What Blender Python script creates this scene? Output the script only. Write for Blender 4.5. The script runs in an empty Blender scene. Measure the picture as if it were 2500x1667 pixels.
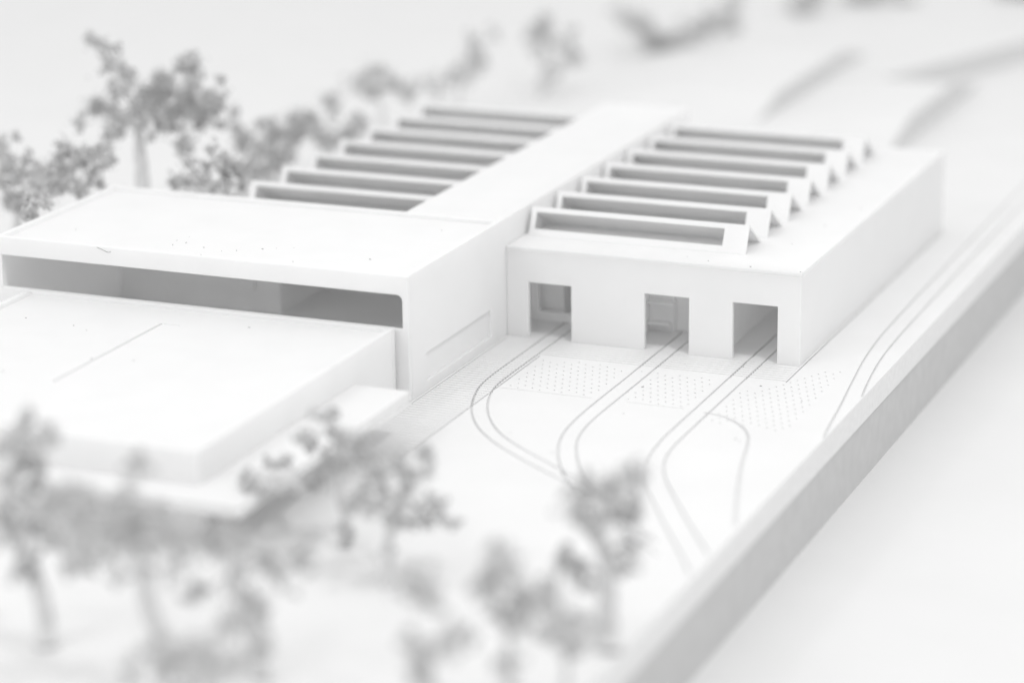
import bpy, bmesh, math, random
import numpy as np
from mathutils import Vector, Matrix
from mathutils.geometry import delaunay_2d_cdt

S = bpy.context.scene
COL = S.collection
random.seed(7)
RNG = np.random.default_rng(11)

# ------------------------------------------------------------------ camera
CAM_POS = Vector((5.02089, -11.89163, 3.83543))
RIGHT = Vector((0.92333689, 0.3837887, -0.01245838))
DOWN = Vector((0.09918486, -0.26971586, -0.95781821))
FWD = Vector((-0.37096003, 0.88315321, -0.28710463))
FPX = 6669.48                      # focal length in pixels of a 2500 px wide frame
cd = bpy.data.cameras.new('camera')
cam = bpy.data.objects.new('camera', cd)
COL.objects.link(cam)
cam.matrix_world = Matrix(((RIGHT.x, -DOWN.x, -FWD.x, CAM_POS.x),
                           (RIGHT.y, -DOWN.y, -FWD.y, CAM_POS.y),
                           (RIGHT.z, -DOWN.z, -FWD.z, CAM_POS.z),
                           (0, 0, 0, 1)))
cd.sensor_width = 36.0
cd.lens = FPX / 2500 * 36.0
cd.clip_start = 0.05
cd.clip_end = 200
cd.dof.use_dof = True
cd.dof.focus_distance = 12.75
cd.dof.aperture_fstop = cd.lens * 1e-3 / 0.29
S.camera = cam

# ------------------------------------------------------------------ world and studio lamps
w = bpy.data.worlds.new('World')
S.world = w
w.use_nodes = True
bg = w.node_tree.nodes['Background']
bg.inputs['Color'].default_value = (1, 1, 1, 1)
bg.inputs['Strength'].default_value = 1.04


def lamp(name, loc, target, size, power):
    l = bpy.data.lights.new(name, 'AREA')
    l.shape = 'DISK'
    l.size = size
    l.energy = power
    o = bpy.data.objects.new(name, l)
    COL.objects.link(o)
    o.location = loc
    d = Vector(target) - Vector(loc)
    o.rotation_euler = d.to_track_quat('-Z', 'Y').to_euler()
    return o


lamp('overhead_softbox', (-1.0, 1.5, 10.0), (-0.3, 0.5, 0), 8.0, 40)
lamp('right_front_lamp', (0.7 + .435 * 13, -.278 * 13, .857 * 13), (0.7, 0, 0), 0.7, 360)
lamp('left_front_lamp', (1 - .437 * 14, -.628 * 14, .643 * 14), (1.0, 0, 0.2), 1.2, 100)
lamp('front_softbox', (-5.1, -12.8, 8.0), (0.5, 0, 0.2), 8.0, 170)

S.view_settings.view_transform = 'Standard'
S.view_settings.look = 'None'
S.view_settings.exposure = -0.07
S.view_settings.gamma = 1.0
S.cycles.max_bounces = 14
S.cycles.diffuse_bounces = 12
S.cycles.use_denoising = True
S.cycles.sample_clamp_indirect = 10


# ------------------------------------------------------------------ materials
def mat(name, base, var=0.02, scale=6.0, rough=0.6, bump=0.0, bscale=300, spec=0.25, sub=0.0):
    m = bpy.data.materials.new(name)
    m.use_nodes = True
    nt = m.node_tree
    b = nt.nodes['Principled BSDF']
    tc = nt.nodes.new('ShaderNodeTexCoord')
    n = nt.nodes.new('ShaderNodeTexNoise')
    n.inputs['Scale'].default_value = scale
    n.inputs['Detail'].default_value = 5
    r = nt.nodes.new('ShaderNodeValToRGB')
    r.color_ramp.elements[0].position = 0.3
    r.color_ramp.elements[1].position = 0.7
    lo, hi = base - var, base + var
    r.color_ramp.elements[0].color = (lo, lo, lo, 1)
    r.color_ramp.elements[1].color = (hi, hi, hi, 1)
    nt.links.new(tc.outputs['Object'], n.inputs['Vector'])
    nt.links.new(n.outputs['Fac'], r.inputs['Fac'])
    nt.links.new(r.outputs['Color'], b.inputs['Base Color'])
    b.inputs['Roughness'].default_value = rough
    b.inputs['Specular IOR Level'].default_value = spec
    if sub:                           # thin white plastic lets some light through
        tr_ = nt.nodes.new('ShaderNodeBsdfTranslucent')
        mx = nt.nodes.new('ShaderNodeMixShader')
        mx.inputs[0].default_value = sub
        nt.links.new(r.outputs['Color'], tr_.inputs['Color'])
        nt.links.new(b.outputs['BSDF'], mx.inputs[1])
        nt.links.new(tr_.outputs['BSDF'], mx.inputs[2])
        nt.links.new(mx.outputs['Shader'], nt.nodes['Material Output'].inputs['Surface'])
    if bump:
        n2 = nt.nodes.new('ShaderNodeTexNoise')
        n2.inputs['Scale'].default_value = bscale
        n2.inputs['Detail'].default_value = 3
        bp_ = nt.nodes.new('ShaderNodeBump')
        bp_.inputs['Strength'].default_value = bump
        bp_.inputs['Distance'].default_value = 0.002
        nt.links.new(tc.outputs['Object'], n2.inputs['Vector'])
        nt.links.new(n2.outputs['Fac'], bp_.inputs['Height'])
        nt.links.new(bp_.outputs['Normal'], b.inputs['Normal'])
    return m


M_WALL = mat('white_plastic', 0.94, 0.010, 5, 0.55, 0.25, 90, sub=0.27)
M_SHEET = mat('white_sheet', 0.88, 0.010, 5, 0.55, 0.2, 90, sub=0.15)
M_GROUND = mat('white_board', 0.775, 0.012, 2.5, 0.6, 0.15, 140)
M_GROOVE = mat('engraved_line', 0.34, 0.04, 40, 0.8)
M_TRACK = mat('engraved_track', 0.74, 0.04, 40, 0.8)
M_EDGE = mat('white_board_edge', 0.76, 0.03, 30, 0.7, 0.4, 200)
M_GREY = mat('grey_board', 0.54, 0.02, 12, 0.75, 0.4, 160)
M_INNER = mat('inner_card', 0.90, 0.02, 8, 0.7)
M_BANK_SHADE = mat('bank_side_shade', 0.66, 0.02, 12, 0.75)  # white terrace sides in shade, the shade put into the colour
M_TABLE = mat('white_table', 0.74, 0.01, 1.5, 0.6)
M_TRUNK = mat('tree_stem', 0.66, 0.05, 40, 0.8)
M_CRUMB = mat('tree_crumbs', 0.56, 0.12, 30, 0.9)
M_DUST = mat('dust', 0.16, 0.06, 200, 0.9)


# ------------------------------------------------------------------ helpers
def at(px, py, depth):
    """point seen at photo pixel (2352 px wide picture) at a distance along the view axis"""
    k = 2500 / 2352
    x = (px * k - 1250) / FPX
    y = (py * k - 833.5) / FPX
    return CAM_POS + (RIGHT * x + DOWN * y + FWD) * depth


def on_ground(px, py, z=0.0):
    d = at(px, py, 1.0) - CAM_POS
    return CAM_POS + d * ((z - CAM_POS.z) / d.z)


def empty(name, loc, label, cat, group=None):
    o = bpy.data.objects.new(name, None)
    COL.objects.link(o)
    o.location = loc
    o.empty_display_size = 0.1
    o['label'] = label
    o['category'] = cat
    if group:
        o['group'] = group
    return o


def mesh_obj(name, verts, faces, material, parent=None, bevel=0.0, smooth=False):
    me = bpy.data.meshes.new(name)
    off = Vector((0, 0, 0))
    p = parent
    while p is not None:
        off += p.location
        p = p.parent
    me.from_pydata([tuple(Vector(v) - off) for v in verts], [], faces)
    me.materials.append(material)
    if smooth:
        me.polygons.foreach_set('use_smooth', [True] * len(me.polygons))
    o = bpy.data.objects.new(name, me)
    COL.objects.link(o)
    if parent is not None:
        o.parent = parent
    if bevel:
        b = o.modifiers.new('bevel', 'BEVEL')
        b.width = bevel
        b.segments = 2
        b.limit_method = 'ANGLE'
    return o


class MB:
    def __init__(self):
        self.v, self.f = [], []

    def add(self, v, f):
        n = len(self.v)
        self.v += [tuple(p) for p in v]
        self.f += [tuple(i + n for i in q) for q in f]
        return self

    def box(self, x0, x1, y0, y1, z0, z1):
        v = [(x0, y0, z0), (x1, y0, z0), (x1, y1, z0), (x0, y1, z0),
             (x0, y0, z1), (x1, y0, z1), (x1, y1, z1), (x0, y1, z1)]
        f = [(0, 3, 2, 1), (4, 5, 6, 7), (0, 1, 5, 4), (1, 2, 6, 5), (2, 3, 7, 6), (3, 0, 4, 7)]
        return self.add(v, f)

    def prism_y(self, poly, y0, y1):
        """outline in (x, z), extruded along y; holes not supported"""
        n = len(poly)
        v = [(x, y0, z) for x, z in poly] + [(x, y1, z) for x, z in poly]
        f = [tuple(range(n)), tuple(range(2 * n - 1, n - 1, -1))]
        f += [(i, i + n, (i + 1) % n + n, (i + 1) % n) for i in range(n)]
        return self.add(v, f)

    def prism_x(self, poly, x0, x1):
        n = len(poly)
        v = [(x0, y, z) for y, z in poly] + [(x1, y, z) for y, z in poly]
        f = [tuple(range(n - 1, -1, -1)), tuple(range(n, 2 * n))]
        f += [(i, (i + 1) % n, (i + 1) % n + n, i + n) for i in range(n)]
        return self.add(v, f)

    def build(self, name, m, parent=None, bevel=0.0, smooth=False):
        o = mesh_obj(name, self.v, self.f, m, parent, bevel, smooth)
        bm = bmesh.new()
        bm.from_mesh(o.data)
        bmesh.ops.recalc_face_normals(bm, faces=bm.faces)
        bm.to_mesh(o.data)
        bm.free()
        return o


def slab_with_holes(outer, holes, to3d, thick):
    """plate from a 2-D outline with holes; to3d(u, v, w) places it, w in 0..thick"""
    vs, es, fs = [], [], []

    def poly(p):
        n = len(vs)
        vs.extend([Vector(q) for q in p])
        fs.append(list(range(n, n + len(p))))
    poly(outer)
    for h in holes:
        poly(h)
    v2, e2, f2, _, _, fo = delaunay_2d_cdt(vs, [], fs, 1, 1e-6, True)
    keep = [f for f, o in zip(f2, fo) if 0 in o and not any(i > 0 for i in o)]
    n = len(v2)
    v = [to3d(p[0], p[1], 0) for p in v2] + [to3d(p[0], p[1], thick) for p in v2]
    f = [tuple(q) for q in keep] + [tuple(i + n for i in reversed(q)) for q in keep]
    cnt = {}
    for q in keep:
        for a, b in zip(q, list(q[1:]) + [q[0]]):
            cnt.setdefault((min(a, b), max(a, b)), []).append((a, b))
    for key, l in cnt.items():
        if len(l) == 1:
            a, b = l[0]
            f.append((b, a, a + n, b + n))
    mb = MB()
    mb.add(v, f)
    return mb


def rect(u0, u1, v0, v1):
    return [(u0, v0), (u1, v0), (u1, v1), (u0, v1)]


# ------------------------------------------------------------------ ground plate with engraved lines
XB = 1.907          # right edge of the site plate
G_X0, G_Y0, G_Y1 = -14.0, -7.0, 18.0


def spline(pts, n=8):
    P = [Vector((a, b)) for a, b in pts]
    P = [P[0] * 2 - P[1]] + P + [P[-1] * 2 - P[-2]]
    out = []
    for i in range(1, len(P) - 2):
        for k in range(n):
            t = k / n
            a, b, c, d = P[i - 1:i + 3]
            out.append(0.5 * ((2 * b) + (c - a) * t + (2 * a - 5 * b + 4 * c - d) * t * t + (3 * b - a - 3 * c + d) * t ** 3))
    out.append(P[-2])
    return out


def strip(line, wd):
    """quads along a line"""
    L, R = [], []
    for i, p in enumerate(line):
        a = line[max(i - 1, 0)]
        b = line[min(i + 1, len(line) - 1)]
        t = (b - a).normalized()
        nrm = Vector((-t.y, t.x)) * wd / 2
        L.append(p + nrm)
        R.append(p - nrm)
    return L, R


RAILS = {
    'one_left': [(.187, 2.2), (.187, .6), (.187, .1), (.187, -.3), (.187, -.62), (.2, -.8), (.239, -.962), (.285, -1.1), (.344, -1.228), (.418, -1.348), (.509, -1.459), (.628, -1.575), (.769, -1.69), (.904, -1.79), (1.09, -1.92), (1.3, -2.06)],
    'one_right': [(.264, 2.2), (.264, .6), (.264, .1), (.264, -.3), (.264, -.66), (.275, -.81), (.305, -.938), (.352, -1.075), (.413, -1.203), (.489, -1.322), (.586, -1.44), (.707, -1.55), (.822, -1.64), (.942, -1.73), (1.1, -1.85), (1.35, -2.02)],
    'two_left': [(.793, .36), (.793, 0), (.793, -.5), (.791, -.95), (.803, -1.206), (.83, -1.375), (.877, -1.531), (.932, -1.66), (1.0, -1.787), (1.075, -1.9), (1.2, -2.06), (1.4, -2.28), (1.7, -2.55)],
    'two_right': [(.871, .36), (.871, 0), (.871, -.5), (.869, -1.03), (.882, -1.23), (.913, -1.396), (.962, -1.53), (1.02, -1.66), (1.09, -1.79), (1.2, -1.95), (1.36, -2.14), (1.65, -2.42)],
    'three_left': [(1.238, 2.2), (1.24, .8), (1.242, 0), (1.245, -.7), (1.247, -1.15), (1.257, -1.33), (1.28, -1.499), (1.322, -1.66), (1.39, -1.83), (1.48, -2.0), (1.6, -2.21), (1.74, -2.45), (1.8, -2.553), (1.88, -2.7)],
    'three_right': [(1.316, 2.2), (1.318, .8), (1.32, 0), (1.322, -.7), (1.324, -1.15), (1.333, -1.36), (1.365, -1.539), (1.43, -1.71), (1.54, -1.91), (1.655, -2.11), (1.77, -2.3), (1.88, -2.48)],
    'turning': [(1.30, -.82), (1.38, -.838), (1.45, -.88), (1.525, -.957), (1.584, -1.064), (1.625, -1.199), (1.669, -1.402), (1.72, -1.6), (1.77, -1.78), (1.82, -1.95), (1.88, -2.15)],
    'outer_left': [(1.695, 6.0), (1.7, 3.0), (1.706, 2.0), (1.714, 1.2), (1.727, .62), (1.752, .241), (1.796, -.133), (1.845, -.512), (1.884, -.847), (1.9, -.97)],
    'outer_right': [(1.785, 6.0), (1.79, 3.0), (1.796, 2.0), (1.802, 1.2), (1.813, .55), (1.833, .178), (1.872, -.163), (1.9, -.35)],
}
cv, cf, kinds = [], [], []


def add_face(pts, kind):
    n = len(cv)
    cv.extend([Vector((p[0], p[1])) for p in pts])
    cf.append(list(range(n, n + len(pts))))
    kinds.append(kind)


add_face([(G_X0, G_Y0), (XB, G_Y0), (XB, G_Y1), (G_X0, G_Y1)], 'plate')
strips = {}
for nm, pts in RAILS.items():
    L, R = strip(spline(pts, 5), 0.0115 if nm != 'turning' else 0.015)
    strips[nm] = (L, R)
    for i in range(len(L) - 1):
        add_face([L[i], R[i], R[i + 1], L[i + 1]], 'rail')


def thin(x0, x1, y0, y1, kind):
    add_face([(x0, y0), (x1, y0), (x1, y1), (x0, y1)], kind)


JP = 0.0330
joint_rects = []
k = 0
y = -0.0125
while y > -2.15:
    x1 = 1.505 if y > -0.275 else 0.281
    joint_rects.append((0.016, x1, y - 0.003, y + 0.003))
    y -= JP
border_rects = [
    (0.281, 0.2875, -2.4, -0.27),            # edge of the ribbed strip
    (0.010, 0.0155, -1.16, -0.02),           # channel along the hall wall
    (1.509, 1.516, -0.265, 2.74),            # channel along the depot wall
    (0.2875, 0.755, -0.800, -0.7965), (0.92, 1.20, -0.800, -0.7965),
]
for r_ in joint_rects:
    thin(*r_, 'joint')
for r_ in border_rects:
    thin(*r_, 'rail')
# drilled dots on a turned square lattice
DU, DV, D0 = Vector((.0434, -.0198)), Vector((.0210, .0424)), Vector((.542, -.328))
holes = []


def inside(p):
    x, y = p
    if .325 < x < .752 and -.775 < y < -.305:
        return (x - .325) * .8 + .02 > (-.40 - y) * -1 - .0 or y < -.33
    if .905 < x < 1.195 and -.775 < y < -.32:
        return True
    if 1.36 < x < 1.725 and -.95 < y < -.01:
        return (y + .01) < 1.62 * (x - 1.655) and x < 1.735 + .14 * (-y - .05) * 0
    return False


for i in range(-45, 46):
    for j in range(-45, 46):
        p = D0 + DU * i + DV * j
        if inside(p):
            holes.append(p)
for p in holes:
    add_face([(p.x + .0058 * math.cos(a * math.pi / 3), p.y + .0058 * math.sin(a * math.pi / 3)) for a in range(6)], 'dot')

v2, e2, f2, _, _, fo = delaunay_2d_cdt(cv, [], cf, 1, 1e-6, True)
top = [tuple(f) for f, o in zip(f2, fo) if list(o) == [0]]
cut = [tuple(f) for f, o in zip(f2, fo) if list(o) != [0]]
GD = 0.012
gv = [(p[0], p[1], 0.0) for p in v2]
n0 = len(gv)
gv += [(p[0], p[1], -GD) for p in v2]
gf = list(top)
bound = {}
for f in top:
    for a, b in zip(f, f[1:] + f[:1]):
        bound.setdefault((min(a, b), max(a, b)), []).append((a, b))
for key, l in bound.items():
    if len(l) == 1:
        a, b = l[0]
        gf.append((b, a, a + n0, b + n0))
# sides of the plate
s0 = len(gv)
TH = 0.126
gv += [(XB, G_Y0, -GD), (XB, G_Y1, -GD), (XB, G_Y0, -TH), (XB, G_Y1, -TH), (G_X0, G_Y0, -GD), (G_X0, G_Y0, -TH), (G_X0, G_Y1, -GD), (G_X0, G_Y1, -TH)]
side_faces = [(s0, s0 + 1, s0 + 3, s0 + 2), (s0 + 4, s0, s0 + 2, s0 + 5), (s0 + 1, s0 + 6, s0 + 7, s0 + 3), (s0 + 6, s0 + 4, s0 + 5, s0 + 7)]
gf += side_faces
ground = mesh_obj('ground', gv, gf, M_GROUND)
ground['kind'] = 'structure'
ground.data.materials.append(M_EDGE)
for p in ground.data.polygons[len(gf) - 4:]:
    p.material_index = 1
bm = bmesh.new()
bm.from_mesh(ground.data)
bmesh.ops.recalc_face_normals(bm, faces=bm.faces)
bm.to_mesh(ground.data)
bm.free()
# floors of the grooves
for nm, (L, R) in strips.items():
    vv = [(p.x, p.y, -GD + .001) for p in L] + [(p.x, p.y, -GD + .001) for p in R]
    m = len(L)
    mesh_obj('track_groove', vv, [(i, i + 1, i + 1 + m, i + m) for i in range(m - 1)], M_TRACK, ground)
for r_ in border_rects:
    x0, x1, y0, y1 = r_
    mesh_obj('channel', [(x0, y0, -GD + .0005), (x1, y0, -GD + .0005), (x1, y1, -GD + .0005), (x0, y1, -GD + .0005)], [(0, 1, 2, 3)], M_GROOVE, ground)
for r_ in joint_rects:
    x0, x1, y0, y1 = r_
    mesh_obj('paving_joint', [(x0, y0, -GD * .6), (x1, y0, -GD * .6), (x1, y1, -GD * .6), (x0, y1, -GD * .6)], [(0, 1, 2, 3)], M_GROOVE, ground)
dv, df = [], []
for p in holes:
    n = len(dv)
    dv += [(p.x + .0058 * math.cos(a * math.pi / 3), p.y + .0058 * math.sin(a * math.pi / 3), -GD) for a in range(6)]
    df.append(tuple(range(n, n + 6)))
o = mesh_obj('drilled_dots', dv, df, M_GROOVE, ground)
o['kind'] = 'stuff'

b = MB().box(G_X0, XB - .008, G_Y0, G_Y1, -.42, -.1265).build('base_board', M_GREY)
b['kind'] = 'structure'
b = mesh_obj('table', [(-40, -20, -.42), (60, -20, -.42), (60, 60, -.42), (-40, 60, -.42)], [(0, 1, 2, 3)], M_TABLE)
b['kind'] = 'structure'

# ------------------------------------------------------------------ depot hall on the right
HB, HC = 0.455, 0.592
WB, LB = 1.5, 2.745
PITCH, RIDGE_Z = 0.345, 0.586
BV = 0.004


def sawtooth(parent, x0, x1, yb, ox0, ox1, bev=0.0025):
    """folded sheet: leaning front panel with one long opening, slope falling away behind"""
    t = 0.012
    y_r, y_v = yb + .063, yb + .263
    z_b = HB
    dy, dz = y_r - yb, RIDGE_Z - z_b
    ln = math.hypot(dy, dz)
    uy, uz = dy / ln, dz / ln
    ny, nz = uz, -uy                      # towards the back, along the panel normal

    def to3d(u, v, q):
        return (u, yb + uy * v + ny * q, z_b + uz * v + nz * q)
    sc = ln / dz
    mb = slab_with_holes(rect(x0, x1, 0, ln), [rect(ox0, ox1, .031 * sc, .107 * sc)], to3d, t)
    sk = mb.build('skylight', M_SHEET, parent, bev)
    sl = MB()
    # slope behind the ridge
    d = math.hypot(y_v - y_r, RIDGE_Z - HB)
    sy, sz = (y_v - y_r) / d, (HB - RIDGE_Z) / d
    my, mz = sz, -sy                      # down and forward
    p = [(y_r + .001, RIDGE_Z), (y_v, HB + .001), (y_v - .022, HB + .001), (y_r + .012 * my * 0 + .004, RIDGE_Z - .016)]
    sl.prism_x(p, x0, x1)
    sl.build('slope', M_SHEET, sk, 0.0015)
    MB().prism_x([(yb + .012, HB + .0005), (y_v - .024, HB + .0005), (y_r + .004, RIDGE_Z - .02)], x0 + .001, x0 + .007).build('gable', M_SHEET, sk)
    return sk


depot = empty('depot_hall', (0.75, 0, 0), 'white depot hall on the right with three gateways and seven sawtooth roof lights', 'building')
DOORS = [(.116, .340), (.718, .944), (1.163, 1.386)]
ZD = .2805
poly = [(0.002, 0.0)]
for a, b_ in DOORS:
    poly += [(a, 0), (a, ZD), (b_, ZD), (b_, 0)]
poly += [(WB, 0), (WB, HB - .02), (0.002, HB - .02)]
MB().prism_y(poly, 0, .026).build('front_wall', M_WALL, depot, 0.003)
MB().box(WB - .026, WB, .0262, LB, 0, HB - .0202).build('side_wall', M_WALL, depot, 0.003)
MB().box(0.002, WB - .0262, LB - .026, LB, 0, HB - .0202).build('back_wall', M_WALL, depot)
# roof plate, with unseen slots added under each roof light to brighten the inside
hol = [rect(.04, 1.12, .231 + i * PITCH + .004, .231 + i * PITCH + .076) for i in range(7)]
slab_with_holes(rect(0.002, WB, 0, LB), hol, lambda u, v, q: (u, v, HB - .02 + q), .02).build('roof', M_WALL, depot, 0.004)
for i in range(7):
    sawtooth(depot, .022, 1.15, .231 + i * PITCH, .05, 1.027)
# inside
MB().box(1.075, 1.096, .03, 1.3, 0, HB - .021).build('partition_wall', M_INNER, depot)
MB().box(.60, .625, .03, .70, 0, .30).build('partition_wall', M_INNER, depot)
MB().box(.755, 1.074, .366, .386, 0, .30).build('inner_wall', M_INNER, depot)
MB().box(.626, .7545, .335, .45, 0, .30).build('inner_block', M_INNER, depot)
MB().box(.626, .765, .297, .3345, .140, .156).build('ledge', M_INNER, depot, .003)
MB().box(.626, .740, .297, .3345, .034, .050).build('ledge', M_INNER, depot, .003)
slab_with_holes(rect(.003, .599, 0, HB - .021), [rect(.046, .56, .046, .30)], lambda u, v, q: (u, .30 + q, v), .03).build('window_wall', M_INNER, depot, .002)
MB().box(.003, .16, .36, .9, 0, .20).build('inner_block', M_INNER, depot)

# ------------------------------------------------------------------ tall hall in the middle
hall = empty('tall_hall', (-.9, -.6, 0), 'tall white flat-roofed hall with a long dark slot across its front', 'building')
YC = -1.143
XL = -2.175
# front wall with the slot
r0, ux, uz_ = .030, -.030, .501
slot = [(-2.146, .342), (ux, .342), (ux, uz_ - r0)] + [(ux - r0 + r0 * math.cos(a), uz_ - r0 + r0 * math.sin(a)) for a in (math.pi / 8, math.pi / 4, 3 * math.pi / 8)] + [(ux - r0, uz_), (-2.146, uz_)]
slab_with_holes(rect(XL, 0, 0, HC), [slot], lambda u, v, q: (u, YC + q, v), .028).build('front_wall', M_WALL, hall, 0.005)
# side wall facing the yard, with a sunk panel
slab_with_holes([(YC + .0282, 0), (LB, 0), (LB, HC - .0003), (YC + .0282, HC - .0003)], [rect(-.953, -.193, .046, .182)], lambda u, v, q: (-q, u, v), .030).build('side_wall', M_WALL, hall, 0.003)
MB().box(-.045, -.0185, -.97, -.17, .03, .2).build('sunk_panel', M_WALL, hall)
MB().box(XL, XL + .028, YC + .0282, -.03, 0, HC - .0003).build('side_wall', M_WALL, hall, .003)
MB().box(XL + .0282, -.5152, -.06, -.03, HB + .001, HC - .031).build('back_wall', M_WALL, hall)
# roof behind a low lip
MB().box(XL + .0282, -.0305, YC + .0283, -.0302, HC - .044, HC - .019).build('roof', M_WALL, hall)
lip = MB()
lip.box(XL + .0282, -.0305, -.063, -.0302, HC - .0188, HC - .003)
lip.build('parapet', M_WALL, hall, .002)
# spine roof running back between the two rows of roof lights
MB().box(-.515, -.0302, -.0298, LB, HC - .03, HC - .0005).build('spine_roof', M_WALL, hall, .003)
MB().box(-.515, -.49, -.0298, LB, .3, HC - .0302).build('spine_wall', M_WALL, hall)
# inside the slot
MB().box(XL + .0284, -1.215, -.06, .45, 0, HB - .0215).build('inner_block', M_INNER, hall)
MB().box(XL + .0284, -.0307, .60, .62, 0, HB - .0215).build('inner_wall', M_INNER, hall)
MB().box(-1.20, -1.185, .42, .435, 0, HB - .0215).build('post', M_INNER, hall)
MB().box(-1.60, -1.36, -.075, -.0605, .12, .30).build('inner_panel', M_INNER, hall)

# ------------------------------------------------------------------ left wing behind the tall hall
wing = empty('rear_wing', (-1.05, 1.3, 0), 'white wing behind the tall hall carrying the left row of seven sawtooth roof lights', 'building')
WX0, WX1 = -1.575, -.516
MB().box(WX0, WX0 + .025, -.0295, LB, 0, HB - .0202).build('side_wall', M_WALL, wing)
MB().box(WX0 + .0252, WX1, LB - .026, LB, 0, HB - .0202).build('back_wall', M_WALL, wing)
hol = [rect(WX0 + .05, WX1 - .03, .262 + i * .349 + .004, .262 + i * .349 + .088) for i in range(7)]  # unseen slots added in the wing roof to let light inside
slab_with_holes(rect(WX0, WX1, -.0295, LB), hol, lambda u, v, q: (u, v, HB - .02 + q), .02).build('roof', M_WALL, wing, .003)
for i in range(7):
    sawtooth(wing, WX0 + .012, WX1 - .001, .262 + i * .349, WX0 + .045, WX1 - .03)

# ------------------------------------------------------------------ low building in front
low = empty('low_building', (-1.0, -2.1, 0), 'low white flat-roofed building at the front left with a canopy along its side', 'building')
AX0, AX1, AY0, AY1, HA = -1.992, -.062, -3.0, -1.158, .352
MB().box(AX0, AX1, AY0, AY0 + .03, 0, HA).build('front_wall', M_WALL, low, .004)
slab_with_holes(rect(AY0 + .0302, AY1 - .0302, 0, HA - .0003), [rect(AY0 + .08, -1.78, .004, .155)], lambda u, v, q: (AX1 - q, u, v), .03).build('side_wall', M_WALL, low, .004)
MB().box(AX0, AX0 + .03, AY0 + .0302, AY1 - .0302, 0, HA - .0003).build('side_wall', M_WALL, low, .004)
MB().box(AX0, AX1, AY1 - .03, AY1, 0, HA - .0001).build('back_wall', M_WALL, low, .004)
slab_with_holes(rect(AX0 + .0302, AX1 - .0302, AY0 + .0302, AY1 - .0302), [rect(-1.135, -1.118, -2.345, -1.405), rect(-1.1175, -1.03, -1.411, -1.406)],
                lambda u, v, q: (u, v, HA - .042 + q), .022).build('roof', M_WALL, low)
MB().box(-1.15, -1.02, -2.37, -1.39, HA - .06, HA - .043).build('groove_floor', M_WALL, low)
ch = [(-.0615, -1.60), (.212, -1.60), (.212, -3.17), (-.78, -3.17), (-.78, -3.001), (-.0615, -3.001)]
mb = MB()
n = len(ch)
mb.add([(x, y_, .168) for x, y_ in ch] + [(x, y_, .214) for x, y_ in ch],
       [tuple(range(n - 1, -1, -1)), tuple(range(n, 2 * n))] + [(i, (i + 1) % n, (i + 1) % n + n, i + n) for i in range(n)])
mb.build('canopy', M_GROUND, low, .003)

# ------------------------------------------------------------------ low blocks far behind
far = [
    (-.98, -.27, 5.35, 6.9, .17, 0, 'low white terrace with a straight side darkened as shade, between spine roof and depot corner'),
    (.32, .74, 4.95, 6.05, .16, 0, 'short low white terrace just behind the far right corner of the depot'),
    (-1.3, -.9, 5.05, 5.5, .10, 0, 'tiny low terrace peeping over the far end of the spine roof'),
]
for x0, x1, y0, y1, h, rz, lab in far:
    t = empty('raised_terrace', ((x0 + x1) / 2, (y0 + y1) / 2, 0), lab, 'terrace', 'raised terraces behind the depot')
    mb = MB()
    mb.prism_x([(y0 - .7, .001), (y1 + .8, .001), (y1, h), (y0, h)], x0 - .9, x1)
    mb.v = [(x0 if (x < x0 and z > .01) else x, y_, z) for x, y_, z in mb.v]
    o = mb.build('bank', M_GROUND, t)
    o.data.materials.append(M_BANK_SHADE)
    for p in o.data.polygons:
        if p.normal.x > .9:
            p.material_index = 1  # right-hand faces get the painted shade tone

# long terrace whose edge runs away at a slant on the far right
p0, p1 = Vector((.24, 6.2)), Vector((1.2, 8.75))
q0 = p0 + Vector((-.30, .45))
q1 = p1 + Vector((-.75, .9))
t = empty('raised_terrace', ((p0.x + p1.x) / 2, (p0.y + p1.y) / 2, 0), 'long low white terrace whose slanting side runs off at the far right', 'terrace', 'raised terraces behind the depot')
mb = MB()
q0, q1 = p0 + Vector((-1.0, .5)), p1 + Vector((-1.0, .9))
mb.add([(p.x, p.y, 0) for p in (p0, p1)] + [(p.x, p.y, .15) for p in (p0, p1)] + [(q0.x, q0.y, .001), (q1.x, q1.y, .001)],
       [(0, 1, 3, 2), (2, 3, 5, 4), (0, 2, 4), (1, 5, 3), (0, 4, 5, 1)])
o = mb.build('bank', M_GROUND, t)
o.data.materials.append(M_BANK_SHADE)
o.data.polygons[0].material_index = 1  # slanting side gets the painted shade tone

# ------------------------------------------------------------------ model trees
_bm = bmesh.new()
bmesh.ops.create_icosphere(_bm, subdivisions=1, radius=1.0)
ICO_V = np.array([v.co[:] for v in _bm.verts])
ICO_F = np.array([[v.index for v in f.verts] for f in _bm.faces])
_bm.free()


def tube(mb, pts, radii, seg=6):
    n0 = len(mb.v)
    ring_prev = None
    for i, (p, r) in enumerate(zip(pts, radii)):
        a = pts[max(i - 1, 0)]
        c = pts[min(i + 1, len(pts) - 1)]
        t = (c - a)
        t = t.normalized() if t.length > 1e-6 else Vector((0, 0, 1))
        u = t.cross(Vector((.3, .9, .1))).normalized()
        v = t.cross(u)
        base = len(mb.v)
        for k in range(seg):
            an = 2 * math.pi * k / seg
            rr = r * (1 + random.uniform(-.12, .12))
            mb.v.append(tuple(p + u * rr * math.cos(an) + v * rr * math.sin(an)))
        if ring_prev is not None:
            for k in range(seg):
                mb.f.append((ring_prev + k, ring_prev + (k + 1) % seg, base + (k + 1) % seg, base + k))
        ring_prev = base
    mb.f.append(tuple(ring_prev + k for k in range(seg)))


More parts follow.
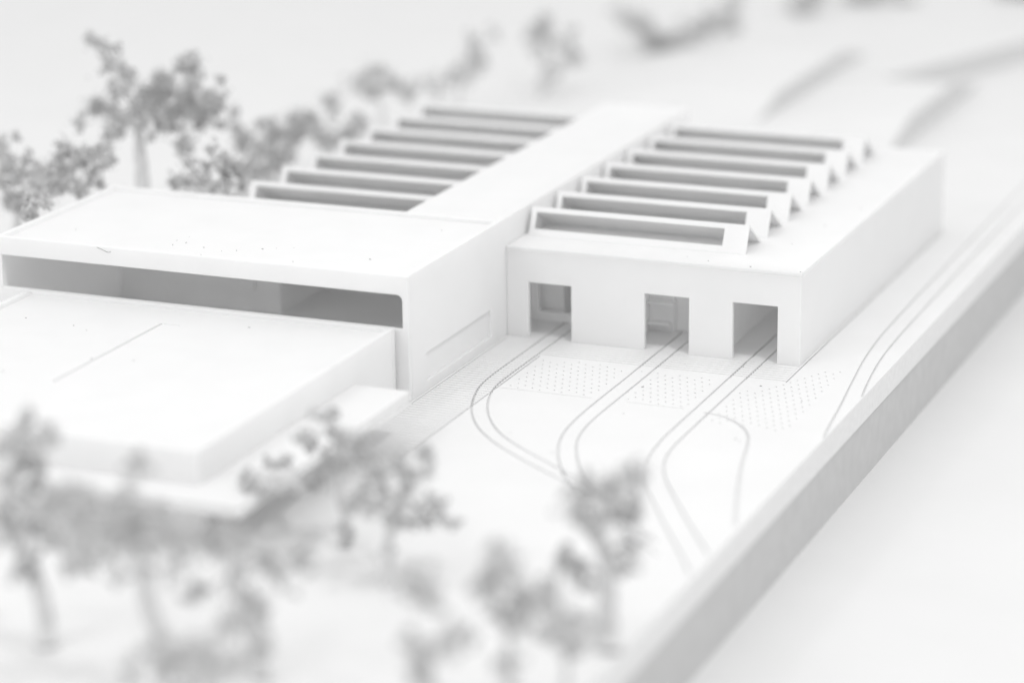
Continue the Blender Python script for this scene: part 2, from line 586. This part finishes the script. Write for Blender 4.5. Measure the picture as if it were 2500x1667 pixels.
def tree(label, group, depth, trunk, clumps, tr=.028, dens=1.0, spread=.10, fine=True, name='model_tree'):
    """trunk: picture points from the foot upwards; clumps: (px, py, radius px[, weight])"""
    ppu = FPX / depth / (2500 / 2352)
    C = []
    cx = sum(c[0] for c in clumps) / len(clumps)
    for c in clumps:
        dd = random.gauss(0, spread)
        C.append((at(c[0], c[1], depth + dd), c[2] / ppu, c[3] if len(c) > 3 else 1.0))
    T = [at(x, y_, depth) for x, y_ in trunk]
    foot = T[0].copy()
    foot.z = 0.0
    T[0] = foot
    for p, r, w_ in list(C):
        for _ in range(4):
            q = Vector((random.gauss(0, 1), random.gauss(0, 1), random.gauss(0, .9))).normalized()
            C.append((p + q * r * random.uniform(.9, 2.2), r * random.uniform(.35, .6), w_ * .9))
    for a in list(C):
        near = sorted(C, key=lambda c: (c[0] - a[0]).length)[1:4]
        for b_ in near:
            if random.random() < .1 and (b_[0] - a[0]).length < .34:
                C.append((a[0].lerp(b_[0], random.uniform(.3, .7)) + Vector((random.gauss(0, .02), random.gauss(0, .03), random.gauss(0, .02))), (a[1] + b_[1]) * .45, .45))
    # keep crown off the ground
    C = [(Vector((p.x, p.y, max(p.z, .03))), r, w_) for p, r, w_ in C]
    root = empty(name, foot, label, 'tree', group)
    tm = MB()
    pts, rad = [], []
    for i in range(len(T) - 1):
        for k in range(4):
            s = k / 4
            pts.append(T[i].lerp(T[i + 1], s) + Vector((random.uniform(-.006, .006), random.uniform(-.006, .006), 0)))
    pts.append(T[-1])
    for i in range(len(pts)):
        rad.append(tr * (1 - .55 * i / len(pts)) * (1.25 if i == 0 else 1))
    tube(tm, pts, rad, 8)
    # branches: grow a tree over the clumps from the upper trunk
    nodes = [(p, r * .7) for p, r in zip(pts[len(pts) // 3:], rad[len(pts) // 3:])]
    todo = [c for c in C]
    while todo:
        best = None
        for i, c in enumerate(todo[:40]):
            for j, (p, r) in enumerate(nodes):
                d = (c[0] - p).length + max(0, p.z - c[0].z) * .4
                if best is None or d < best[0]:
                    best = (d, i, j)
        d, i, j = best
        c = todo.pop(i)
        p, r = nodes[j]
        mid = p.lerp(c[0], .5) + Vector((random.gauss(0, .012), random.gauss(0, .012), random.gauss(0, .012) + .01))
        r2 = max(.0035, r * .66)
        tube(tm, [p, mid, c[0]], [r * .8, (r * .8 + r2) / 2, r2], 5)
        nodes.append((c[0], r2))
    for p, r, w_ in C:
        for _ in range(3):
            q = Vector((random.gauss(0, 1), random.gauss(0, 1), random.gauss(0, 1))).normalized() * r * random.uniform(1.0, 1.9)
            tube(tm, [p, p + q * .5 + Vector((0, 0, .004)), p + q], [.004, .003, .002], 4)
    tk = tm.build('trunk', M_TRUNK, root, smooth=True)
    # crown of crumbs
    P, R = [], []
    for p, r, w_ in C:
        n = int(max(3, dens * w_ * (9 if fine else 6) * (r / .025) ** 1.6))
        q = RNG.normal(0, 1, (n, 3))
        q /= np.linalg.norm(q, axis=1)[:, None]
        q *= (RNG.random((n, 1)) ** .5) * r * (1.15 if fine else 1.45)
        P.append(q + np.array(p[:]))
        R.append(RNG.uniform(.005, .0115, n) if fine else RNG.uniform(.006, .014, n))
        m = int(n * (1.6 if fine else .9))
        q = RNG.normal(0, 1, (m, 3)) * r * (.95 if fine else 1.15)
        P.append(q + np.array(p[:]))
        R.append(RNG.uniform(.003, .0075, m))
    P = np.concatenate(P)
    R = np.concatenate(R)
    n = len(P)
    jit = 1 + RNG.uniform(-.22, .22, (n, len(ICO_V), 1))
    V = P[:, None, :] + ICO_V[None] * R[:, None, None] * jit
    V[:, :, 2] = np.maximum(V[:, :, 2], .002)
    V = (V.reshape(-1, 3) - np.array(foot[:])).astype(np.float32)
    F = (ICO_F[None] + (np.arange(n) * len(ICO_V))[:, None, None]).reshape(-1, 3).astype(np.int32)
    me = bpy.data.meshes.new('crown')
    me.vertices.add(len(V))
    me.vertices.foreach_set('co', V.ravel())
    me.loops.add(F.size)
    me.loops.foreach_set('vertex_index', F.ravel())
    me.polygons.add(len(F))
    me.polygons.foreach_set('loop_start', np.arange(0, F.size, 3, dtype=np.int32))
    me.update(calc_edges=True)
    me.materials.append(M_CRUMB)
    o = bpy.data.objects.new('crown', me)
    COL.objects.link(o)
    o.parent = root
    return root


FG = 'model trees in front of the buildings'
BG_ = 'model trees behind the buildings'
tree('tall model tree at the front left edge with a straight bare trunk', FG, 9.8,
     [(105, 1485), (105, 1400), (88, 1340), (68, 1280), (60, 1200)],
     [(65, 960, 13), (62, 985, 12), (70, 1010, 11), (120, 1000, 19), (98, 1020, 15), (45, 1035, 14), (15, 1045, 14), (35, 1075, 14), (60, 1060, 9), (10, 1160, 20), (10, 1190, 20), (50, 1150, 14), (40, 1110, 16), (75, 1115, 13), (95, 1095, 11), (30, 1220, 16), (100, 1170, 14), (130, 1210, 16), (60, 1290, 16), (65, 1330, 13), (20, 1100, 13), (120, 1130, 12), (135, 1165, 14), (70, 1180, 14), (15, 1110, 14), (85, 1220, 14), (110, 1250, 12), (40, 1255, 13), (90, 1060, 11), (5, 1240, 14), (140, 1260, 12), (45, 1310, 11), (25, 1000, 9)], tr=.038, fine=False, dens=.72)
tree('model tree with a forked leaning stem below the white front canopy', FG, 9.35,
     [(378, 1590), (370, 1470), (338, 1385), (320, 1310), (290, 1240)],
     [(145, 1115, 13), (160, 1140, 13), (195, 1130, 15), (205, 1160, 15), (210, 1210, 18), (215, 1240, 20), (205, 1270, 15), (203, 1300, 15), (250, 1195, 20), (280, 1220, 24), (290, 1200, 18), (310, 1235, 18), (335, 1170, 18, .7), (370, 1160, 16, .7), (312, 1050, 13, .7), (322, 1072, 13, .7), (295, 1110, 8, .6), (300, 1140, 8, .6), (390, 1245, 20), (420, 1230, 18), (390, 1330, 15, .6), (345, 1265, 14), (260, 1240, 14), (235, 1165, 14), (175, 1180, 14), (165, 1225, 13), (240, 1290, 12), (300, 1275, 13), (180, 1270, 11), (275, 1160, 11, .7), (370, 1215, 13), (330, 1320, 12, .6), (420, 1280, 13, .7), (270, 1330, 10, .6), (150, 1300, 10, .6)], tr=.038, fine=False, dens=.72)
tree('dark leaning model tree in the middle of the front thicket, beside a round white clearing', FG, 9.5,
     [(600, 1580), (585, 1450), (570, 1390), (545, 1320), (520, 1250)],
     [(530, 1280, 20), (545, 1320, 20), (568, 1360, 20), (592, 1388, 18), (604, 1402, 13), (612, 1270, 22), (622, 1290, 20), (690, 1275, 22), (710, 1230, 13), (702, 1295, 15), (640, 1320, 12, .6), (480, 1250, 20), (450, 1225, 18), (500, 1215, 16), (440, 1368, 18, .7), (470, 1352, 12, .7), (560, 1245, 16)], tr=.03, fine=False)
tree('low dark model bush cut off by the bottom edge, left of the round white clearing', FG, 9.0,
     [(470, 1640), (465, 1560), (470, 1500)],
     [(410, 1500, 26), (440, 1480, 24), (480, 1520, 28), (430, 1545, 28), (510, 1545, 26), (540, 1430, 20), (510, 1445, 18), (560, 1420, 16), (380, 1520, 16), (350, 1480, 12, .5), (285, 1550, 20, .5), (600, 1500, 20, .35), (590, 1450, 16, .4)], tr=.03, fine=False)
tree('dense dark model tree standing against the side canopy of the low building', FG, 10.7,
     [(790, 1248), (792, 1190), (775, 1120), (782, 1060)],
     [(790, 1030, 26, 1.4), (815, 1025, 22, 1.4), (770, 1055, 22, 1.3), (835, 1032, 18), (758, 958, 10), (770, 985, 10), (728, 955, 11), (775, 1000, 12), (695, 1000, 11), (712, 1025, 13), (650, 1062, 13), (578, 1090, 13), (570, 1107, 13), (622, 1068, 9), (740, 1105, 15), (700, 1110, 14), (660, 1125, 14), (850, 1050, 14), (790, 1212, 10), (792, 1228, 9), (610, 1130, 12)], tr=.022, fine=False)
tree('slender model tree with an upright bare stem, alone in front of the yard', FG, 10.3,
     [(893, 1340), (892, 1270), (893, 1210), (910, 1160)],
     [(980, 1035, 12), (986, 1056, 12), (950, 1106, 13), (925, 1150, 15), (903, 1040, 15), (906, 1058, 13), (870, 1160, 13), (800, 1160, 11), (816, 1155, 11), (835, 1118, 10), (842, 1146, 9), (1000, 1160, 18), (1018, 1183, 13), (1036, 1200, 11), (945, 1205, 12, .7), (890, 1130, 11), (935, 1120, 10), (960, 1165, 11), (870, 1115, 9), (905, 1180, 10), (975, 1090, 10), (850, 1185, 9), (980, 1200, 9), (920, 1095, 10), (880, 1090, 8), (845, 1080, 8), (862, 1080, 9), (893, 1200, 10), (892, 1258, 8), (930, 1085, 8)], tr=.026, fine=False)
tree('forked model tree at the front right whose crown reaches up to the middle tracks', FG, 9.7,
     [(1396, 1482), (1396, 1390), (1398, 1330), (1385, 1250), (1380, 1180)],
     [(1462, 1085, 17), (1463, 1113, 18), (1461, 1148, 16), (1446, 1100, 16), (1317, 1121, 15), (1337, 1149, 20), (1313, 1169, 18), (1353, 1181, 14), (1385, 1133, 10), (1417, 1161, 9), (1441, 1197, 13), (1369, 1221, 9), (1446, 1257, 17), (1428, 1290, 17), (1410, 1309, 15), (1377, 1261, 9), (1301, 1269, 15), (1290, 1289, 12), (1333, 1325, 15), (1338, 1345, 12), (1345, 1100, 10), (1400, 1190, 11), (1420, 1130, 11), (1350, 1210, 9), (1440, 1230, 11), (1390, 1160, 10), (1330, 1190, 11), (1315, 1300, 10), (1460, 1180, 10), (1400, 1100, 9)], tr=.04, fine=False)
tree('broad dark model bush at the bottom, right of the round white clearing', FG, 9.1,
     [(1168, 1640), (1168, 1540), (1165, 1440)],
     [(1153, 1275, 20), (1149, 1307, 24), (1137, 1333, 24), (1105, 1349, 22), (1181, 1369, 20), (1201, 1361, 22), (1237, 1361, 24), (1249, 1379, 20), (1177, 1401, 18, .8), (1281, 1401, 15, .7), (1165, 1433, 15, .5), (1120, 1370, 16), (1175, 1521, 18, .4), (1180, 1320, 14), (1210, 1385, 14), (1140, 1400, 13), (1260, 1340, 12), (1200, 1430, 13, .6), (1120, 1310, 12)], tr=.024, fine=False)
tree('small model tree cut off by the bottom edge, its left clump bending over the clearing', FG, 8.9,
     [(1000, 1650), (985, 1560), (975, 1470)],
     [(950, 1325, 22), (965, 1342, 22), (982, 1362, 20), (994, 1382, 14, .7), (1037, 1469, 24), (1070, 1454, 18), (948, 1506, 24), (941, 1480, 18), (955, 1543, 22), (1010, 1490, 14)], tr=.024, fine=False)
tree('pale low model bush at the foot of the forked tree', FG, 9.2,
     [(1300, 1570), (1300, 1510)],
     [(1337, 1443, 20, .5), (1259, 1465, 20, .5), (1285, 1440, 14, .4), (1377, 1447, 13, .5), (1310, 1475, 16, .4)], tr=.018, fine=False)

tree('big model tree with a tall curling side branch behind the corner of the tall hall', BG_, 15.1,
     [(330, 560), (328, 415), (322, 350), (318, 300)],
     [(208, 92, 10, .8), (220, 100, 11), (232, 110, 10), (255, 110, 11, .7), (262, 138, 11, .7), (272, 158, 11), (247, 155, 10, .7), (290, 172, 11), (296, 195, 9), (290, 210, 9), (262, 190, 9, .7), (262, 215, 9, .7), (213, 248, 17, 1.3), (228, 245, 14, 1.2), (247, 258, 12), (270, 270, 13), (288, 282, 13), (256, 302, 13, 1.2), (180, 285, 11), (362, 232, 20, 1.4), (328, 212, 15), (385, 190, 18), (415, 158, 14, .8), (442, 165, 13), (448, 148, 12), (442, 135, 9), (503, 180, 9, .7), (505, 232, 13), (420, 240, 20, 1.4), (452, 252, 18, 1.2), (348, 252, 16, 1.2), (466, 282, 17, 1.4), (400, 290, 14), (328, 290, 11), (375, 212, 15), (432, 205, 15), (312, 250, 12), (478, 225, 13), (430, 320, 10, .8), (513, 290, 8, .7), (425, 345, 10, .7), (365, 180, 12, .8), (245, 330, 11), (415, 335, 9), (345, 230, 16), (395, 265, 16), (440, 225, 14), (300, 265, 13), (275, 295, 12), (365, 285, 12), (480, 255, 13), (345, 310, 8, .6)], tr=.05, spread=.14, dens=1.7)
tree('rounded model tree left of the big curling one, just over the hall roof edge', BG_, 14.4,
     [(190, 580), (186, 470), (180, 420)],
     [(150, 345, 15), (165, 352, 14), (135, 367, 14), (180, 362, 12), (200, 347, 11), (232, 345, 15, 1.2), (245, 312, 11), (240, 370, 13), (115, 385, 12), (110, 408, 15), (140, 430, 15), (92, 405, 11), (170, 422, 15, 1.2), (186, 437, 11), (213, 396, 11), (258, 372, 10, .8), (150, 400, 12), (205, 425, 11), (120, 440, 12), (100, 430, 12), (130, 395, 12), (195, 380, 11), (225, 360, 11), (75, 425, 11), (225, 420, 9), (165, 385, 12), (95, 455, 10)], tr=.03, dens=1.5)
tree('model tree at the far left edge of the background row', BG_, 14.7,
     [(35, 620), (40, 500), (25, 440)],
     [(3, 328, 9), (40, 315, 7, .7), (5, 355, 13), (27, 370, 13), (65, 370, 9), (10, 390, 13), (4, 420, 12), (40, 420, 10), (22, 448, 10), (36, 474, 10), (62, 350, 8, .7), (50, 395, 9), (48, 485, 9), (55, 440, 10), (75, 400, 9), (15, 470, 10), (60, 470, 9), (85, 380, 8)], tr=.028, dens=1.5)
tree('small crisp model shrub right beside the left parapet of the tall hall', BG_, 13.62,
     [(72, 610), (70, 540), (68, 500)],
     [(60, 452, 6), (61, 470, 5), (66, 486, 7), (82, 471, 5), (95, 472, 5), (110, 472, 5), (56, 490, 7), (76, 490, 6), (58, 505, 8), (75, 508, 8)], tr=.012, dens=1.3, spread=.05)
tree('small dark round model tree close behind the roof of the tall hall', BG_, 14.5,
     [(520, 560), (522, 450), (524, 410)],
     [(525, 373, 14, 1.4), (540, 385, 13, 1.4), (552, 385, 9), (520, 400, 10), (476, 380, 9), (476, 400, 8), (430, 375, 9), (425, 410, 11), (432, 422, 9), (525, 422, 10), (552, 430, 9), (460, 410, 8), (480, 345, 9, .7), (397, 417, 9), (445, 400, 8), (500, 425, 9), (455, 430, 9), (480, 425, 9), (410, 425, 8), (510, 360, 9), (560, 405, 9)], tr=.018, dens=1.7)
tree('wide model tree hugging the left ends of the rear roof lights', BG_, 16.0,
     [(640, 540), (640, 440), (645, 390)],
     [(590, 340, 13), (552, 330, 9), (597, 280, 10), (622, 320, 14), (650, 310, 16), (668, 280, 13), (690, 275, 15), (710, 270, 14), (680, 300, 15), (640, 360, 14), (600, 390, 12), (612, 402, 11), (585, 365, 10), (560, 345, 9), (512, 290, 8, .6), (540, 262, 8, .6), (660, 340, 12), (630, 300, 13), (570, 315, 11), (620, 350, 13), (680, 325, 12), (700, 300, 12), (565, 385, 11), (585, 410, 10), (635, 385, 11), (660, 365, 11), (545, 300, 9), (725, 285, 10)], tr=.028, dens=1.6)
tree('ragged model tree leaning over the middle of the rear roof lights', BG_, 16.7,
     [(760, 520), (762, 400), (765, 340)],
     [(740, 320, 15), (770, 320, 14), (800, 315, 12), (826, 292, 13, 1.2), (822, 270, 10), (745, 332, 12), (720, 305, 12), (760, 240, 13, .5), (755, 225, 11, .5), (765, 262, 11, .5), (790, 300, 10)], tr=.028, dens=1.5)
tree('pale mushroom shaped model tree with a short stem beyond the rear roof lights', BG_, 17.6,
     [(882, 420), (882, 300), (872, 230)],
     [(815, 190, 14), (842, 178, 17), (868, 170, 16), (898, 180, 16), (850, 200, 15), (855, 220, 11, .8), (932, 212, 14), (935, 222, 12), (950, 204, 11, .7), (880, 205, 12, .8), (905, 200, 12)], tr=.032, dens=0.7)
tree('faint slanting model tree between the mushroom shaped tree and the tall blurred one', BG_, 18.3,
     [(1060, 400), (1060, 290), (1055, 220)],
     [(985, 200, 15, .7), (1005, 192, 16, .7), (1050, 168, 18), (1075, 150, 19), (1090, 120, 16), (1090, 92, 14), (1102, 130, 14), (1135, 72, 12, .6), (1060, 188, 13, .7), (1030, 185, 12, .6), (1110, 165, 12, .5)], tr=.03, dens=0.6)
tree('tall blurred model tree with three lobes above the rear end of the spine roof', BG_, 18.9,
     [(1242, 400), (1244, 270), (1246, 200), (1250, 130)],
     [(1251, 45, 15), (1216, 82, 18), (1236, 90, 18), (1251, 64, 16), (1246, 108, 15), (1306, 115, 15), (1316, 130, 15), (1264, 155, 15), (1309, 78, 12, .6), (1326, 145, 11, .6), (1270, 178, 12, .7), (1230, 62, 10, .6), (1285, 100, 10, .6)], tr=.036, dens=0.6)
tree('big blurred model tree with a long slanting limb at the top of the background', BG_, 20.5,
     [(1545, 320), (1540, 210), (1522, 150), (1512, 110)],
     [(1451, 45, 22), (1466, 58, 22), (1428, 40, 16), (1511, 108, 22), (1521, 133, 18), (1514, 88, 16), (1576, 78, 20), (1600, 65, 20), (1620, 55, 22), (1650, 45, 24), (1676, 55, 20), (1684, 22, 20), (1545, 95, 18), (1490, 70, 16)], tr=.03, dens=.8)
tree('blurred model tree at the top edge just right of the slanting limb', BG_, 22.2,
     [(1845, 200), (1845, 100), (1846, 40)],
     [(1846, -5, 22), (1852, 16, 18), (1838, 40, 12, .6), (1840, -40, 24), (1870, -30, 24)], tr=.028, dens=0.7)
tree('blurred broad model tree at the top edge right of the middle of the far row', BG_, 22.6,
     [(1990, 220), (1988, 120), (1986, 60)],
     [(1950, 0, 20), (1978, 10, 20), (1988, 36, 16, .7), (2010, -10, 22), (2076, -2, 18, .7), (2050, -30, 24), (1980, -40, 26)], tr=.028, dens=0.7)
tree('blurred model tree in the top right corner', BG_, 22.8,
     [(2380, 200), (2380, 100)],
     [(2350, 0, 30, .8), (2375, 20, 30), (2380, -30, 34), (2340, -40, 30)], tr=.03)

# ------------------------------------------------------------------ dust and a fibre on the roofs
dm = MB()
spots = [(-1.34, -.86), (-1.276, -.886), (-1.154, -.934), (-1.043, -.964), (-.981, -.932), (-.878, -.866), (-.822, -.832), (-1.103, -1.055), (-1.907, -.846), (-1.316, -.784), (-1.318, -.94), (-.319, -.863), (-.639, -1.021), (-.748, -.795), (-.459, -1.094), (-.225, -.259)]
spots = [(x, y_, HC - .019) for x, y_ in spots] + [(1.02, .06, HB), (.9, .1, HB), (1.24, .03, HB), (1.488, .02, HB), (1.35, .9, HB), (1.3, .5, HB), (1.42, 1.3, HB)]
spots += [(random.uniform(-1.9, -.2), random.uniform(-2.6, -1.3), HA - .02) for _ in range(10)]
spots += [(random.uniform(.4, 1.7), random.uniform(-1.6, -.1), 0) for _ in range(12)]
for x, y_, z in spots:
    s = random.uniform(.0012, .0026)
    q = ICO_V * np.array([s * random.uniform(1, 3.2), s * random.uniform(.8, 1.8), s * .6])
    dm.add([(a[0] + x, a[1] + y_, a[2] + z + s * .4) for a in q], [tuple(f) for f in ICO_F.tolist()])
dm.build('dust', M_DUST)['kind'] = 'stuff'
fm = MB()
fp = [Vector(p) for p in ((-1.61, YC - .003, .585), (-1.588, YC - .003, .580), (-1.565, YC - .004, .571), (-1.549, YC - .004, .567), (-1.538, YC - .003, .569), (-1.536, YC - .003, .573))]
tube(fm, fp, [.0009, .001, .0011, .001, .001, .0007], 5)
f_ = fm.build('fibre', M_DUST)
f_['label'] = 'thin curled fibre stuck to the front edge of the tall hall above the slot'
f_['category'] = 'fibre'
